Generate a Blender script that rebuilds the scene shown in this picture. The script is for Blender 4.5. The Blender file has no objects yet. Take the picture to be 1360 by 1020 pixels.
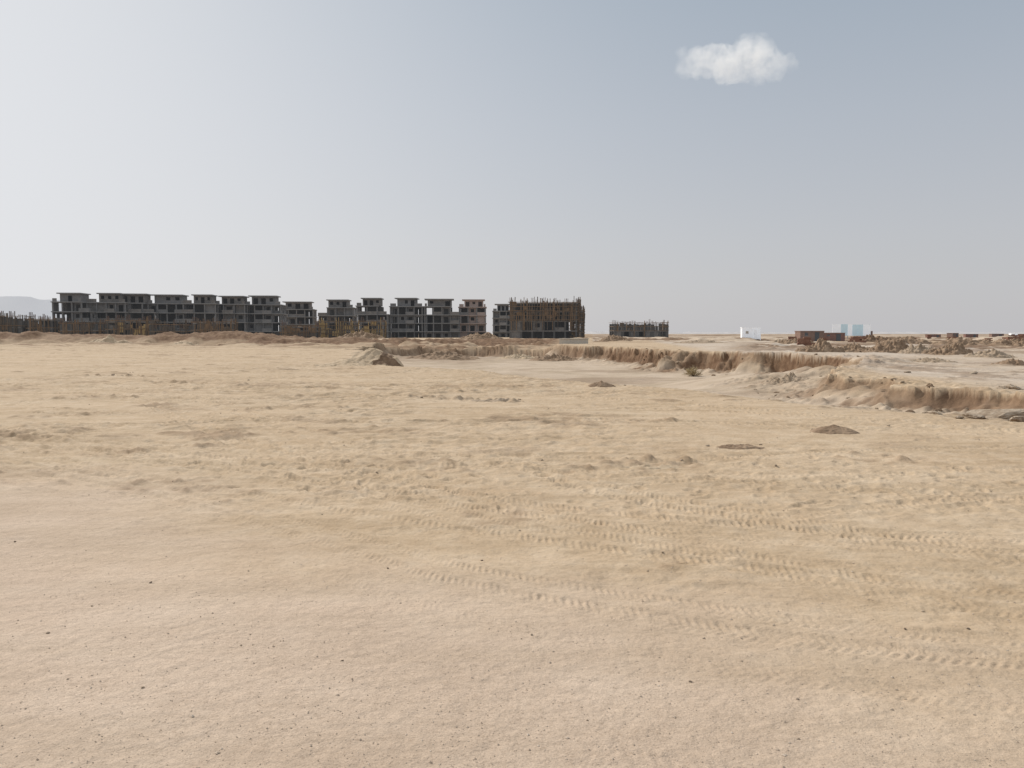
import bpy, bmesh, math, random
import numpy as np
from mathutils import Vector, Matrix
R=math.radians
rng=random.Random(11)
nrg=np.random.RandomState(5)
sc=bpy.context.scene
C=sc.collection
F=1067.0; H=1.6; PIT=math.atan(67/F)
def tag(o,label=None,cat=None,group=None,kind=None):
    if label: o['label']=label
    if cat: o['category']=cat
    if group: o['group']=group
    if kind: o['kind']=kind
    return o
def P(px,py,z=0.0):
    v=(510-py)/F
    d=((px-680)/F, math.cos(PIT)+v*math.sin(PIT), -math.sin(PIT)+v*math.cos(PIT))
    t=(H-z)/(-d[2]); return d[0]*t, d[1]*t
def BX(px,D): return (px-680)/F*D
# ---------------------------------------------------------------- noise
def h2(ix,iy,seed):
    n=(ix*374761393+iy*668265263+seed*144269504)&0xFFFFFFFF
    n=((n^(n>>13))*1274126177)&0xFFFFFFFF
    n=n^(n>>16)
    return (n&0xFFFF)/32767.5-1.0
def vn(x,y,seed=0):
    fx=np.floor(x); fy=np.floor(y); ix=fx.astype(np.int64); iy=fy.astype(np.int64)
    u=x-fx; v=y-fy
    u=u*u*u*(u*(u*6-15)+10); v=v*v*v*(v*(v*6-15)+10)
    a=h2(ix,iy,seed); b=h2(ix+1,iy,seed); c=h2(ix,iy+1,seed); d=h2(ix+1,iy+1,seed)
    return (a*(1-u)+b*u)*(1-v)+(c*(1-u)+d*u)*v
def fbm(x,y,o=3,seed=0,g=.5):
    x=np.asarray(x,float); y=np.asarray(y,float)
    t=0; a=1; s=0
    for k in range(o):
        t=t+a*vn(x,y,seed+k*17); s+=a; a*=g
        x,y=(x*1.6-y*1.2)+13.7,(x*1.2+y*1.6)+5.1
    return t/s
def sm(t):
    t=np.clip(t,0,1); return t*t*(3-2*t)
# ---------------------------------------------------------------- materials
def mat(name,cols,scale=3.0,rough=.9,bump=.0,bscale=40.,detail=6.,airglow=0.,coord='Object',airglow_c=(.50,.53,.58)):
    m=bpy.data.materials.new(name); m.use_nodes=True
    nt=m.node_tree; N=nt.nodes; L=nt.links
    b=N['Principled BSDF']; b.inputs['Roughness'].default_value=rough
    b.inputs['Specular IOR Level'].default_value=.2
    if airglow:   # constant emission imitates dusty haze that lifts the blacks of far things
        b.inputs['Emission Color'].default_value=(*airglow_c,1); b.inputs['Emission Strength'].default_value=airglow
    tc=N.new('ShaderNodeTexCoord')
    no=N.new('ShaderNodeTexNoise'); no.inputs['Scale'].default_value=scale; no.inputs['Detail'].default_value=detail
    no.inputs['Roughness'].default_value=.65
    L.new(tc.outputs[coord],no.inputs['Vector'])
    r=N.new('ShaderNodeValToRGB')
    r.color_ramp.elements[0].position=.3; r.color_ramp.elements[1].position=.7
    r.color_ramp.elements[0].color=(*cols[0],1); r.color_ramp.elements[1].color=(*cols[-1],1)
    if len(cols)==3:
        e=r.color_ramp.elements.new(.5); e.color=(*cols[1],1)
    L.new(no.outputs['Fac'],r.inputs['Fac']); L.new(r.outputs['Color'],b.inputs['Base Color'])
    if bump>0:
        n2=N.new('ShaderNodeTexNoise'); n2.inputs['Scale'].default_value=bscale; n2.inputs['Detail'].default_value=5
        L.new(tc.outputs[coord],n2.inputs['Vector'])
        bp=N.new('ShaderNodeBump'); bp.inputs['Strength'].default_value=bump; bp.inputs['Distance'].default_value=.02
        L.new(n2.outputs['Fac'],bp.inputs['Height']); L.new(bp.outputs['Normal'],b.inputs['Normal'])
    return m
M={}
AIRGLOW=.032
M['concrete']=mat('raw_concrete',[(.16,.155,.15),(.24,.232,.225)],.5,airglow=AIRGLOW)
M['slab']=mat('slab_concrete',[(.20,.195,.188),(.28,.272,.262)],.4,airglow=AIRGLOW)
M['dark']=mat('shaded_concrete',[(.08,.076,.07),(.125,.118,.11)],.4,airglow=AIRGLOW)  # darker copy of the concrete, interior shade put into its colour
M['block']=mat('block_infill',[(.14,.13,.12),(.235,.217,.20)],.8,airglow=AIRGLOW)
M['plaster']=mat('pinkish_plaster',[(.36,.28,.245),(.44,.35,.305)],.5,airglow=AIRGLOW)
M['timber']=mat('brown_timber',[(.15,.10,.06),(.25,.17,.105)],.7,airglow=AIRGLOW*.7)
M['timber2']=mat('grey_timber',[(.09,.075,.06),(.155,.125,.10)],.7,airglow=AIRGLOW*.7)
M['ply']=mat('ochre_formwork',[(.32,.22,.10),(.46,.335,.165)],.6,airglow=AIRGLOW*.7)
M['rebar']=mat('rusty_rebar',[(.12,.08,.065),(.18,.12,.09)],2,airglow=AIRGLOW*.8)
M['white']=mat('glowing_white_paint',[(.74,.74,.73),(.83,.83,.82)],1.2,airglow=.42)  # glow added so unlit white faces look bright
M['pale']=mat('pale_concrete',[(.50,.46,.40),(.60,.56,.49)],1.2)
M['blue']=mat('glowing_pale_blue_paint',[(.48,.68,.75),(.55,.73,.79)],.8,airglow=.22)  # glow added here too, to brighten the unlit panels
M['rust']=mat('rust_red_paint',[(.19,.10,.078),(.27,.145,.11)],1.3,airglow=.035)
M['rust2']=mat('dull_brown_paint',[(.21,.13,.098),(.29,.19,.145)],1.3,airglow=.035)
M['brick']=mat('stacked_brick',[(.17,.085,.06),(.30,.17,.12)],2.5)
M['glass']=mat('dark_glass',[(.04,.045,.05),(.07,.075,.08)],1,rough=.3,airglow=.05)
M['steel']=mat('grey_steel',[(.30,.30,.30),(.40,.40,.40)],2,rough=.6)
M['sandheap']=mat('loose_sand',[(.38,.285,.185),(.465,.36,.245),(.53,.425,.305)],2.2,bump=.8,bscale=14)
M['earth']=mat('brown_earth',[(.17,.112,.07),(.26,.18,.118),(.37,.268,.182)],2.6,bump=1,bscale=9)
M['cut']=mat('cut_and_shade_earth',[(.11,.068,.042),(.185,.12,.075),(.28,.19,.122)],2.6,bump=1,bscale=9)
M['spoil']=mat('brownish_spoil',[(.25,.185,.125),(.345,.265,.188),(.445,.355,.262)],2.2,bump=1,bscale=9)
M['stone']=mat('brown_stone',[(.14,.105,.075),(.24,.185,.14)],20)
M['stone2']=mat('tan_stone',[(.30,.23,.165),(.42,.34,.26)],14)
M['rock']=mat('weathered_rock',[(.22,.16,.11),(.36,.285,.21),(.50,.42,.33)],3,bump=.9,bscale=10)
M['twig']=mat('dry_straw',[(.36,.29,.17),(.54,.445,.285)],6)
M['stem']=mat('dry_stem',[(.19,.14,.09),(.28,.21,.14)],6)
M['hill']=mat('hazy_hill',[(.38,.385,.40),(.44,.445,.455)],.004,airglow=.55,airglow_c=(.54,.545,.565))  # haze put into the hill's colour and emission
M['hill2']=mat('hazy_plain',[(.33,.315,.315),(.47,.44,.42)],.02,airglow=.16)
# ---------------------------------------------------------------- mesh builder
class MB:
    def __init__(s): s.v=[]; s.f=[]
    def box(s,x0,x1,y0,y1,z0,z1):
        n=len(s.v)
        s.v+=[(x0,y0,z0),(x1,y0,z0),(x1,y1,z0),(x0,y1,z0),(x0,y0,z1),(x1,y0,z1),(x1,y1,z1),(x0,y1,z1)]
        s.f+=[tuple(n+i for i in q) for q in ((0,3,2,1),(4,5,6,7),(0,1,5,4),(1,2,6,5),(2,3,7,6),(3,0,4,7))]
        return s
    def bar(s,p,q,w,w2=None):
        p=Vector(p); q=Vector(q); d=(q-p).normalized(); w2=w if w2 is None else w2
        a=d.cross(Vector((0,0,1)) if abs(d.z)<.9 else Vector((1,0,0))).normalized(); b=d.cross(a)
        n=len(s.v)
        for c,ww in ((p,w),(q,w2)):
            for i,j in ((-1,-1),(1,-1),(1,1),(-1,1)): s.v.append(tuple(c+a*i*ww/2+b*j*ww/2))
        s.f+=[tuple(n+i for i in t) for t in ((0,3,2,1),(4,5,6,7),(0,1,5,4),(1,2,6,5),(2,3,7,6),(3,0,4,7))]
        return s
    def build(s,name,m,parent=None):
        me=bpy.data.meshes.new(name); me.from_pydata(s.v,[],s.f); me.materials.append(m)
        o=bpy.data.objects.new(name,me); C.objects.link(o)
        if parent: o.parent=parent
        return o
def empty(name,loc,rz=0):
    o=bpy.data.objects.new(name,None); C.objects.link(o); o.location=loc; o.rotation_euler=(0,0,rz); o.empty_display_size=.5
    return o
# ---------------------------------------------------------------- terrain grid (fine near the site, coarse far away)
def seg(a,b,q): 
    n=int(math.log(b/a)/math.log(1+q)); return list(np.exp(np.linspace(math.log(a),math.log(b),n,endpoint=False)))
rr=np.array(seg(.4,1.8,.04)+seg(1.8,14,.0045)+seg(14,30,.003)+seg(30,110,.0022)+seg(110,300,.006)+seg(300,7000,.03)+[7000.])
aa=np.concatenate([np.arange(-42,42,.08),np.arange(42,318,2.)])*math.pi/180
NR,NA=len(rr),len(aa)
RR,AA=np.meshgrid(rr,aa,indexing='ij')
X=RR*np.sin(AA); Y=RR*np.cos(AA)
ND=int(84/.08)
NEAR=[(-15.5,78),(-11,60),(-7.0,47),(-4.4,38.5),(-1.5,31.5),(.5,27.5),(3.7,23),(5.9,19.4),(7.3,16.8),(8.6,15.2),(10.2,14.2)]
FAR=[(11.6,15.2),(11.2,17.2),(12.0,20.0),(11.8,23.0),(12.9,25.6),(11.2,29),(12.2,33),(15.8,37),(18.6,43),(21.2,49),(22.0,55),(20.6,60.5),(17.6,65),(15.2,72),(13.2,83),(9.6,102),(4.6,118),(-5,129),(-14,127),(-19,106)]
def pdist(x,y,pts):
    d=np.full(x.shape,1e9)
    for (x0,y0),(x1,y1) in zip(pts[:-1],pts[1:]):
        ux,uy=x1-x0,y1-y0; t=np.clip(((x-x0)*ux+(y-y0)*uy)/(ux*ux+uy*uy),0,1)
        d=np.minimum(d,np.hypot(x-x0-t*ux,y-y0-t*uy))
    return d
def inside(x,y,pts):
    r=np.zeros(x.shape,bool); n=len(pts)
    for i in range(n):
        x0,y0=pts[i]; x1,y1=pts[(i+1)%n]
        if y0==y1: continue
        r^=((y0>y)!=(y1>y))&(x<(x1-x0)*(y-y0)/(y1-y0)+x0)
    return r
TA=[(-16,15.5),(-10,11.6),(-6.2,9.5),(-4.1,8.2),(-2.44,6.86),(-1.26,5.85),(-.58,5.2),(.09,4.78),(.9,4.35),(1.6,4.05),(2.5,3.8),(5,3.3)]
def smoothline(p,n=6):
    p=[np.array(q,float) for q in p]; p=[2*p[0]-p[1]]+p+[2*p[-1]-p[-2]]; out=[]
    for i in range(1,len(p)-2):
        for k in range(n):
            t=k/n; a,b,c,d=p[i-1:i+3]
            out.append(tuple(.5*((2*b)+(c-a)*t+(2*a-5*b+4*c-d)*t*t+(3*b-a-3*c+d)*t**3)))
    out.append(tuple(p[-2])); return out
far=sm((RR-12)/80)
Z=(.025+.17*far)*fbm(X/9,Y/9,3,1)+.25*sm((RR-130)/200)*fbm(X/60,Y/60,3,2)
mRoad=np.zeros(X.shape); mEarth=np.zeros(X.shape); mPit=np.zeros(X.shape); mPale=np.zeros(X.shape)
tx=np.array([p[0] for p in TA]); ty=np.array([p[1] for p in TA])
yA=np.interp(X,tx,ty)
mRoad=sm((yA-Y+1.5+1.5*fbm(X/2.2,Y/1.6,4,5))/3.6)
mRoad=np.where(Y<0,1,mRoad)
# pit
k=(X>-40)&(X<60)&(Y>8)&(Y<160)
x=X[k]; y=Y[k]
wa=np.where(y<36,.9,.8)
wx=x+1.5*fbm(x/6,y/6,3,21)+.85*wa*fbm(x/2.9,y/2.9,5,22,.66); wy=y+1.7*fbm(x/6,y/6,3,23)+.85*wa*fbm(x/2.9,y/2.9,5,24,.66)
ins=inside(wx,wy,NEAR+FAR); dn=pdist(wx,wy,NEAR); df=pdist(wx,wy,FAR)
depL=np.interp(y,[13,16,20,26,34,42,54],[.18,.34,.48,.66,.95,1.4,1.75])
depR=np.interp(y,[13,16,20,26,32,37,42,47,52,57],[.20,.36,.48,.62,.68,.55,.55,.75,1.35,1.75])
wr=sm((x-8)/6)
dep=(depL*(1-wr)+depR*wr)*(1+.07*fbm(x/7,y/7,3,25))
wn=np.where(x<-2,2.5,5.0)*np.clip(y/22,.55,1)
ww=fbm(x/3.6,y/3.6,4,26)
gap=np.exp(-((y-41)/6.)**2)
wf=.22+.15*(ww+1)+.9*sm((ww-.22)/.3)+2.2*gap
# a steep upper face, an uneven mid ledge and a slumped foot
top_cut=.50+.3*fbm(x/2.6,y/2.6,3,141)
p1=np.clip(df/wf,0,1)
edge=top_cut*np.clip(df/(wf*.35),0,1)+(.80-top_cut)*np.clip((df-wf*.6-.25*fbm(x/.9,y/.9,3,142))/(wf*.7),0,1)+.20*sm((df-wf*.4)/np.where(y<36,1.8,2.6)+.35*fbm(x/.8,y/.8,4,35)*np.clip(df,0,1))
edge=np.clip(edge+.12*fbm(x/.55,y/.55,3,143)*np.clip(df/.3,0,1)*np.exp(-(df/2.)**2),0,1)
zp=np.where(ins,-dep*np.minimum(sm(dn/wn),edge),0)
rise=np.where(~ins,.12*np.exp(-(df/3.)**2)*sm((dn-1)/4),0)
clod=np.exp(-(df/1.5)**2)*sm((dn-1.0)/3)*np.where(ins,.3,.8)
floor_b=np.where(ins,sm((-zp-.7*dep)/(.25*dep)),0)
foot=np.where(ins,np.exp(-((df-wf*1.6-.5)/1.1)**2),0)*sm((dn-2)/3)
rub_=np.maximum(fbm(x/.8,y/.8,4,27),-.1)
loose=gap*np.exp(-((df-1)/3.)**2)*sm((dn-3)/3)
Z[k]+=zp+rise+clod*(.13*rub_+.08*fbm(x/.25,y/.25,2,28))+foot*(.38*np.maximum(fbm(x/1.1,y/1.1,4,38)-.05,0)+.08*fbm(x/.25,y/.25,2,28))+floor_b*.06*fbm(x/1.5,y/1.5,3,29)+loose*.5*np.maximum(fbm(x/1.4,y/1.4,4,39),0)
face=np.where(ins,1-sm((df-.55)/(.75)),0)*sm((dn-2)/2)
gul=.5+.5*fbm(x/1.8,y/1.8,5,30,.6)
strong=np.interp(y,[14,22,30,36,46,54,85,105,125],[1.,.85,.72,.55,.5,1.15,1.15,.9,.7])*(1-.35*sm((ww-.2)/.3))  # brown soil of the bank face deepened to stand in for shade
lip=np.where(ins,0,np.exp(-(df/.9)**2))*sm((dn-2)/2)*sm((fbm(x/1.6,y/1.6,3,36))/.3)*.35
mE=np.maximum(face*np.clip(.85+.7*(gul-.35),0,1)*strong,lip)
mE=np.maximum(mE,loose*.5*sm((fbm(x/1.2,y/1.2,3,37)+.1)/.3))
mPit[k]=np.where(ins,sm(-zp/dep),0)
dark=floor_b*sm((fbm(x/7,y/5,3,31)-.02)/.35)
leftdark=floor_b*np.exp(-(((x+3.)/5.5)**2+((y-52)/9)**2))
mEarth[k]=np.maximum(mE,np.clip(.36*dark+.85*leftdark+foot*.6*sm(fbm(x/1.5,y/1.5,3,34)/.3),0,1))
pl=sm((x-11.2-.10*(y-18)-.5)/3)*sm((y-13.5)/3)*(~ins)
mPale[k]=pl*np.clip(.8+.4*fbm(x/3,y/3,3,33),0,1)
B=X/np.maximum(Y,1)
front=(Y>1)
mPale=np.where(front&(Y>=160)&(B>.1),.5,mPale)
# rubble fields right of the pit
rub=sm((B-.24)/.08)*np.exp(-((Y-98-8*fbm(X/20,Y/20,2,40))/32)**2)*front
Z+=rub*(.42*np.maximum(fbm(X/5,Y/5,4,41),0)+.30*np.maximum(fbm(X/1.3,Y/1.3,4,42),-.2))
mEarth=np.maximum(mEarth,rub*sm((fbm(X/7,Y/6,4,43)+.26)/.3)*.9)
pr_=sm((B-.40)/.08)*np.exp(-((Y-36-5*fbm(X/8,Y/8,2,52))/16)**2)*front
Z+=pr_*(.18*np.maximum(fbm(X/2.2,Y/2.2,4,53)-.1,0)); mEarth=np.maximum(mEarth,pr_*.5*sm((fbm(X/2.2,Y/2.2,4,53)-.12)/.25))
# left hand edge of the sand sheet, trench, long spoil berm
lf=sm((.10-B)/.08)*front
yb=166+6*fbm(X/25,Y*0,2,44)
dip=lf*sm((Y-112-5*fbm(X/8,Y*0,3,46))/6)*sm((yb+40-Y)/30)
Z-=1.0*dip*(.8+.3*fbm(X/10,Y/10,2,47))
hb=(1.15+1.2*sm((-.22-B)/.10))*(1+.35*fbm(X/9,Y*0,4,48))
berm=lf*np.exp(-np.abs((Y-yb)/9)**2.2)
lumps=np.maximum(fbm(X/4.5,Y/4.5,4,49),-.15); lump2=np.maximum(fbm(X/1.4,Y/2.,3,54),-.2)
strip=lf*np.exp(-((Y-146)/32)**2)
Z+=berm*hb+strip*(1.25*lumps+.5*lump2)
mEarth=np.maximum(mEarth,np.clip(berm*(.8+.5*fbm(X/5,Y/4,3,55))+strip*(.35+.85*sm((fbm(X/12,Y/5,4,50)+.18)/.3)),0,1))
ed=lf*np.exp(-((Y-102)/15)**2)*sm((-.10-B)/.1)
mEarth=np.maximum(mEarth,ed*.75*sm((fbm(X/9,Y/3,4,56)-.0)/.25)); Z+=ed*.4*np.maximum(fbm(X/3,Y/3,4,57),0)
fd=sm((Y-130)/40)*(1-lf)*front
mEarth=np.maximum(mEarth,fd*.88*sm((fbm(X/50,Y/12,4,51)+.13)/.25))
Z+=fd*np.exp(-((Y-190)/90)**2)*1.2*np.maximum(fbm(X/5,Y/8,5,58)-.0,0)
# churned band from the left edge through the middle
ch=sm((.34-B)/.35)*np.exp(-(np.log(np.maximum(RR,1)/19)/.70)**2)*front*sm((fbm(X/4,Y/3,3,59)+.30)/.4)
rg=1-np.abs(fbm(X/.9,Y/.55,3,67)); rg2=np.maximum(rg-.72,0)/.28
Z+=ch*(.045*rg2+.026*fbm(X/.45,Y/.35,3,68)+.020*fbm(X/.18,Y/.16,3,71)+.08*np.maximum(fbm(X/.8,Y/.7,4,72)-.30,0))
mEarth=np.maximum(mEarth,ch*.42*sm((fbm(X/1.0,Y/1.1,5,69,.6)-.10)/.25))
# small relief
sand=(1-mRoad)
near=RR<130
x=X[near]; y=Y[near]; r_=RR[near]; s_=sand[near]*(1-mPit[near]*.6)
rough=sm((fbm(x/3.2,y/2.0,3,60)+.25)/.5)
d1=fbm(x/.42,y/.30,3,61); d2=fbm(x/.16,y/.13,3,62)
zz=s_*((.004+.009*rough)*d1+(.006+.011*rough)*d2)*(1+1.0*sm((r_-10)/25))
zz+=(1-s_)*(.003*fbm(x/.5,y/.5,2,63)+.0018*fbm(x/.09,y/.09,2,64))
scr=np.maximum(fbm(x/.9,y/.55,4,65)-.30,0)*sm((fbm(x/6,y/3,2,66)-.05)/.3)
zz+=s_*.12*scr*sm((r_-6)/6)
Z[near]+=zz
e=mEarth[near]; mEarth[near]=np.maximum(e,s_*np.clip(scr*1.7,0,.45)*sm((r_-6)/6))
def sl(cx,cy,pad):
    r0=math.hypot(cx,cy); a0=math.atan2(cx,cy)
    i0=np.searchsorted(rr,max(r0-pad,.4)); i1=np.searchsorted(rr,r0+pad)+1
    da=pad/max(r0,.5); j0=np.searchsorted(aa[:ND],a0-da); j1=np.searchsorted(aa[:ND],a0+da)+1
    return slice(i0,i1),slice(j0,min(j1,ND))
# footprints and scuffs
def dent(cx,cy,l,w,ang,dp):
    s=sl(cx,cy,2.2*max(l,w)); dx=X[s]-cx; dy=Y[s]-cy
    if dx.size==0: return
    c,n=math.cos(ang),math.sin(ang); u=(dx*c+dy*n)/l; v=(-dx*n+dy*c)/w; q=u*u+v*v
    Z[s]+=-dp*np.exp(-q*q*1.2)+dp*.45*np.exp(-((np.sqrt(q)-1.3)/.28)**2)
for i in range(2200):
    py=math.exp(rng.uniform(math.log(50),math.log(240))); px=rng.uniform(-60,1420)
    cx,cy=P(px,443+py)
    if fbm(np.array([cx/4.]),np.array([cy/3.]),2,70)[0]<-.05: continue
    dent(cx,cy,rng.uniform(.05,.14),rng.uniform(.035,.065),rng.uniform(0,3.14),rng.uniform(.004,.017))
for wpt in ([(-9,24),(-5,15),(-3,11),(-1.2,9.4),(2,8.6),(6,8.7)],[(-6.5,14),(-4,10.5),(-2.2,9.2),(-.3,8.6)],[(-5.2,13.),(-2.2,11.3),(1,12.5),(4,15)],[(-7,11.5),(-3,9.9),(.8,10.3)]):
    for i,(cx,cy) in enumerate(smoothline(wpt,12)):
        for q in range(2):
            dent(cx+rng.gauss(0,.5),cy+rng.gauss(0,.45),rng.uniform(.08,.13),rng.uniform(.045,.06),rng.uniform(0,3.14),rng.uniform(.008,.02))
# wheel tracks
def track(pts,hw,dp,per,seed,keep=-.1,chev=1.):
    pts=smoothline(pts,8); DD=np.full(X.shape,9.,np.float32); SS=np.zeros(X.shape,np.float32); s0=0
    for (x0,y0),(x1,y1) in zip(pts[:-1],pts[1:]):
        L=math.hypot(x1-x0,y1-y0)
        s=sl((x0+x1)/2,(y0+y1)/2,L/2+hw*2.2)
        if X[s].size:
            ux,uy=(x1-x0)/L,(y1-y0)/L; dx=X[s]-x0; dy=Y[s]-y0
            tt=np.clip(dx*ux+dy*uy,0,L); ex=dx-tt*ux; ey=dy-tt*uy; d=np.hypot(ex,ey)*np.sign(ux*ey-uy*ex+1e-9)
            b=np.abs(d)<np.abs(DD[s]); DD[s]=np.where(b,d,DD[s]); SS[s]=np.where(b,s0+tt,SS[s])
        s0+=L
    q=np.abs(DD)<hw*2
    d=DD[q]; s=SS[q]; a=np.abs(d)/hw; x=X[q]; y=Y[q]
    m=.25+.75*sm((fbm(x/1.3,y/1.,3,seed)-keep)/.6)
    m=m*(1+1.5*np.clip((np.hypot(x,y)-5)/7,0,1))
    inn=1-sm((a-.8)/.3)
    ph=(s+chev*np.abs(d)*.6)/per+ (d>0)*.5+.3*fbm(x/.3,y/.3,2,seed+9)
    tr=np.tanh(2.*np.sin(2*math.pi*ph))*(.55+.6*fbm(x/.2,y/.2,2,seed+5))
    Z[q]+=m*(-dp*inn*(.6-.6*tr*(a>.12))+dp*.6*np.exp(-((a-1.25)/.25)**2)*(1+.8*fbm(x/.15,y/.15,2,seed+3)))
TB=[(-14,24),(-9,19),(-4,11.5),(-.97,8.6),(.13,6.9),(1.2,5.85),(1.96,5.05),(2.9,4.5),(5,4.)]
off=lambda p,dx,dy:[(a+dx,b+dy) for a,b in p]
track(TA,.10,.0085,.055,80,-1.4)
track(off(TA,.14,.27),.09,.0075,.052,81,-1.1)
track(off(TA,-.1,-.50),.09,.0045,.05,82,-.5)
track(off(TA,.5,1.15),.10,.0075,.058,95,-1.)
track(off(TA,.62,1.42),.09,.007,.055,98,-.9)
track(off(TA,.1,2.2),.10,.008,.06,99,-.9)
track(off(TA,.3,2.6),.10,.008,.06,104,-.7)
track(off(TA,-.8,-1.3),.10,.0035,.055,101,-.1)
track(TB,.10,.008,.058,83,-1.4)
track(off(TB,.20,.22),.09,.007,.055,84,-1.)
track(off(TB,.9,.9),.11,.008,.062,96,-1.)
track(off(TB,1.1,1.15),.09,.007,.058,102,-.8)
track([(-14,9.5),(-7,8.4),(-3,7.8),(0,8.2),(3,9),(7,9.4),(12,9)],.13,.006,.08,85,-.6)
track([(-12,11.4),(-6,10.2),(-2,9.6),(1.5,10),(5,11),(11,11.4)],.13,.006,.08,86,-.6)
track([(-13,12.6),(-7,11.2),(-3,10.2),(1,9.2),(4,8),(7,6.8)],.12,.007,.075,110,-.6)
track([(-14,13.8),(-7.4,12.2),(-3,11.2),(1.4,10.2),(4.8,8.9),(8,7.6)],.12,.007,.075,111,-.5)
track([(-13,16.5),(-8,12),(-4.6,9.2),(-2.2,7.6),(0,6.2),(2,5.2)],.12,.007,.07,113,-.9)
track([(-14,18.5),(-8.6,13.4),(-5,10.4),(-2,8.6),(.6,7.2),(3,6.2)],.12,.007,.07,114,-.9)
track([(-4.5,9),(-6.5,13),(-11,18),(-19,26),(-30,40)],.16,.008,.12,87,-.3)
track([(-13,22),(-8,19.5),(-3,20.5),(1,25),(3,30)],.2,.012,.13,107,-.5)
track([(-17,26),(-10,23),(-4,24.5),(0,30)],.2,.013,.13,108,-.5)
track([(-12,15),(-7,14),(-3.5,16),(-1,20),(4,22)],.17,.010,.12,103,-.5)
track([(-14,17),(-8,16),(-4.5,18),(-2.5,22),(1,27)],.17,.010,.12,105,-.5)
track([(-18,31),(-10,29),(-5,32),(-4,38)],.2,.013,.14,106,-.4)
track([(-22,40),(-13,37),(-7,40)],.22,.017,.14,112,-.4)
track([(-1,6.4),(1.5,6.6),(4,7.6),(7,8)],.12,.006,.07,89,-.5)
track([(.6,5.2),(2.2,4.6),(3.6,3.5)],.10,.005,.055,91,-.3)
track([(1.2,7.5),(2.8,6.4),(4.6,5.6),(8,5)],.11,.007,.06,92,-.9)
track([(-10,17),(-3,14.5),(2,14.8),(7,13),(12,11)],.18,.008,.12,93,-.5)
track([(-12,20),(-3,17.5),(3,17),(8,14)],.18,.008,.12,94,-.5)
track([(-9,30),(-3,24),(1,21),(5,17),(9,12)],.2,.010,.13,97,-.5)
# scruffy ridges of pushed-up soil, as long low bumps in the ground
for (px0,py0,px1,py1,hh) in ((545,527,700,534,.10),(740,622,925,612,.055),(480,612,620,616,.05),(830,616,930,620,.05),(1130,612,1240,610,.05),(100,500,210,500,.12),(200,507,330,512,.10),(60,530,180,528,.08),(300,545,470,540,.07),(0,556,140,550,.06),(180,640,330,655,.03),(800,560,900,556,.05),(400,570,560,575,.05),(640,690,690,690,.03),(860,735,890,738,.03)):
    p0=P(px0,py0); p1_=P(px1,py1); n=int(math.hypot(p1_[0]-p0[0],p1_[1]-p0[1])/.05)
    for i in range(n):
        tt=rng.random(); cx=p0[0]+(p1_[0]-p0[0])*tt+rng.gauss(0,.12); cy=p0[1]+(p1_[1]-p0[1])*tt+rng.gauss(0,.22)
        w=rng.uniform(.03,.11); s=sl(cx,cy,w*2.5)
        if X[s].size==0: continue
        g=np.exp(-((X[s]-cx)**2+(Y[s]-cy)**2)/(w*w)); Z[s]+=hh*rng.uniform(-.5,.8)*g*min(1,w/.07); mEarth[s]=np.clip(np.maximum(mEarth[s],.40*g),0,1)
# hollow under the broken slab at the bank's right end, its shade painted as dark earth
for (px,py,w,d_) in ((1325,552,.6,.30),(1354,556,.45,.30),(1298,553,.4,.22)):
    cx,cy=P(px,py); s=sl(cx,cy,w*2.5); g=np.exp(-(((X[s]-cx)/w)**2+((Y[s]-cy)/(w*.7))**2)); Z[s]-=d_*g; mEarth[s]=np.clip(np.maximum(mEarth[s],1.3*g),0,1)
co=np.empty((NR*NA+1,3)); co[:-1,0]=X.ravel(); co[:-1,1]=Y.ravel(); co[:-1,2]=Z.ravel(); co[-1]=(0,0,0)
I=np.arange(NR-1)[:,None]*NA; J=np.arange(NA)[None,:]; J2=(J+1)%NA
quads=np.stack([I+J,I+NA+J,I+NA+J2,I+J2],-1).reshape(-1,4)[:,::-1]
tri=np.stack([np.full(NA,NR*NA),np.arange(NA),(np.arange(NA)+1)%NA],-1)[:,::-1]
loops=np.concatenate([quads.ravel(),tri.ravel()]).astype(np.int32)
npoly=len(quads)+NA
starts=np.concatenate([np.arange(len(quads))*4,len(quads)*4+np.arange(NA)*3]).astype(np.int32)
me=bpy.data.meshes.new('ground')
me.vertices.add(len(co)); me.vertices.foreach_set('co',co.ravel().astype(np.float32))
me.loops.add(len(loops)); me.loops.foreach_set('vertex_index',loops)
me.polygons.add(npoly); me.polygons.foreach_set('loop_start',starts)
me.update(calc_edges=True)
me.polygons.foreach_set('use_smooth',np.ones(npoly,bool))
at=me.attributes.new('soil','FLOAT_COLOR','POINT')
col=np.zeros((len(co),4),np.float32); col[:-1,0]=mRoad.ravel(); col[:-1,1]=mEarth.ravel(); col[:-1,2]=mPit.ravel(); col[:-1,3]=mPale.ravel(); col[-1,0]=1
at.data.foreach_set('color',np.clip(col,0,1).ravel())
ground=bpy.data.objects.new('ground',me); C.objects.link(ground)
tag(ground,'pale sandy desert ground with wheel tracks, footprints and a shallow dug pit','ground',kind='structure')
def gz(x,y):
    x=np.asarray(x,float); y=np.asarray(y,float); r=np.hypot(x,y); a=np.arctan2(x,y)
    i=np.clip(np.searchsorted(rr,r)-1,0,NR-2); j=np.clip(np.searchsorted(aa[:ND],a)-1,0,ND-2)
    u=np.clip((r-rr[i])/(rr[i+1]-rr[i]),0,1); v=np.clip((a-aa[j])/(aa[j+1]-aa[j]),0,1)
    return (Z[i,j]*(1-u)+Z[i+1,j]*u)*(1-v)+(Z[i,j+1]*(1-u)+Z[i+1,j+1]*u)*v
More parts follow.
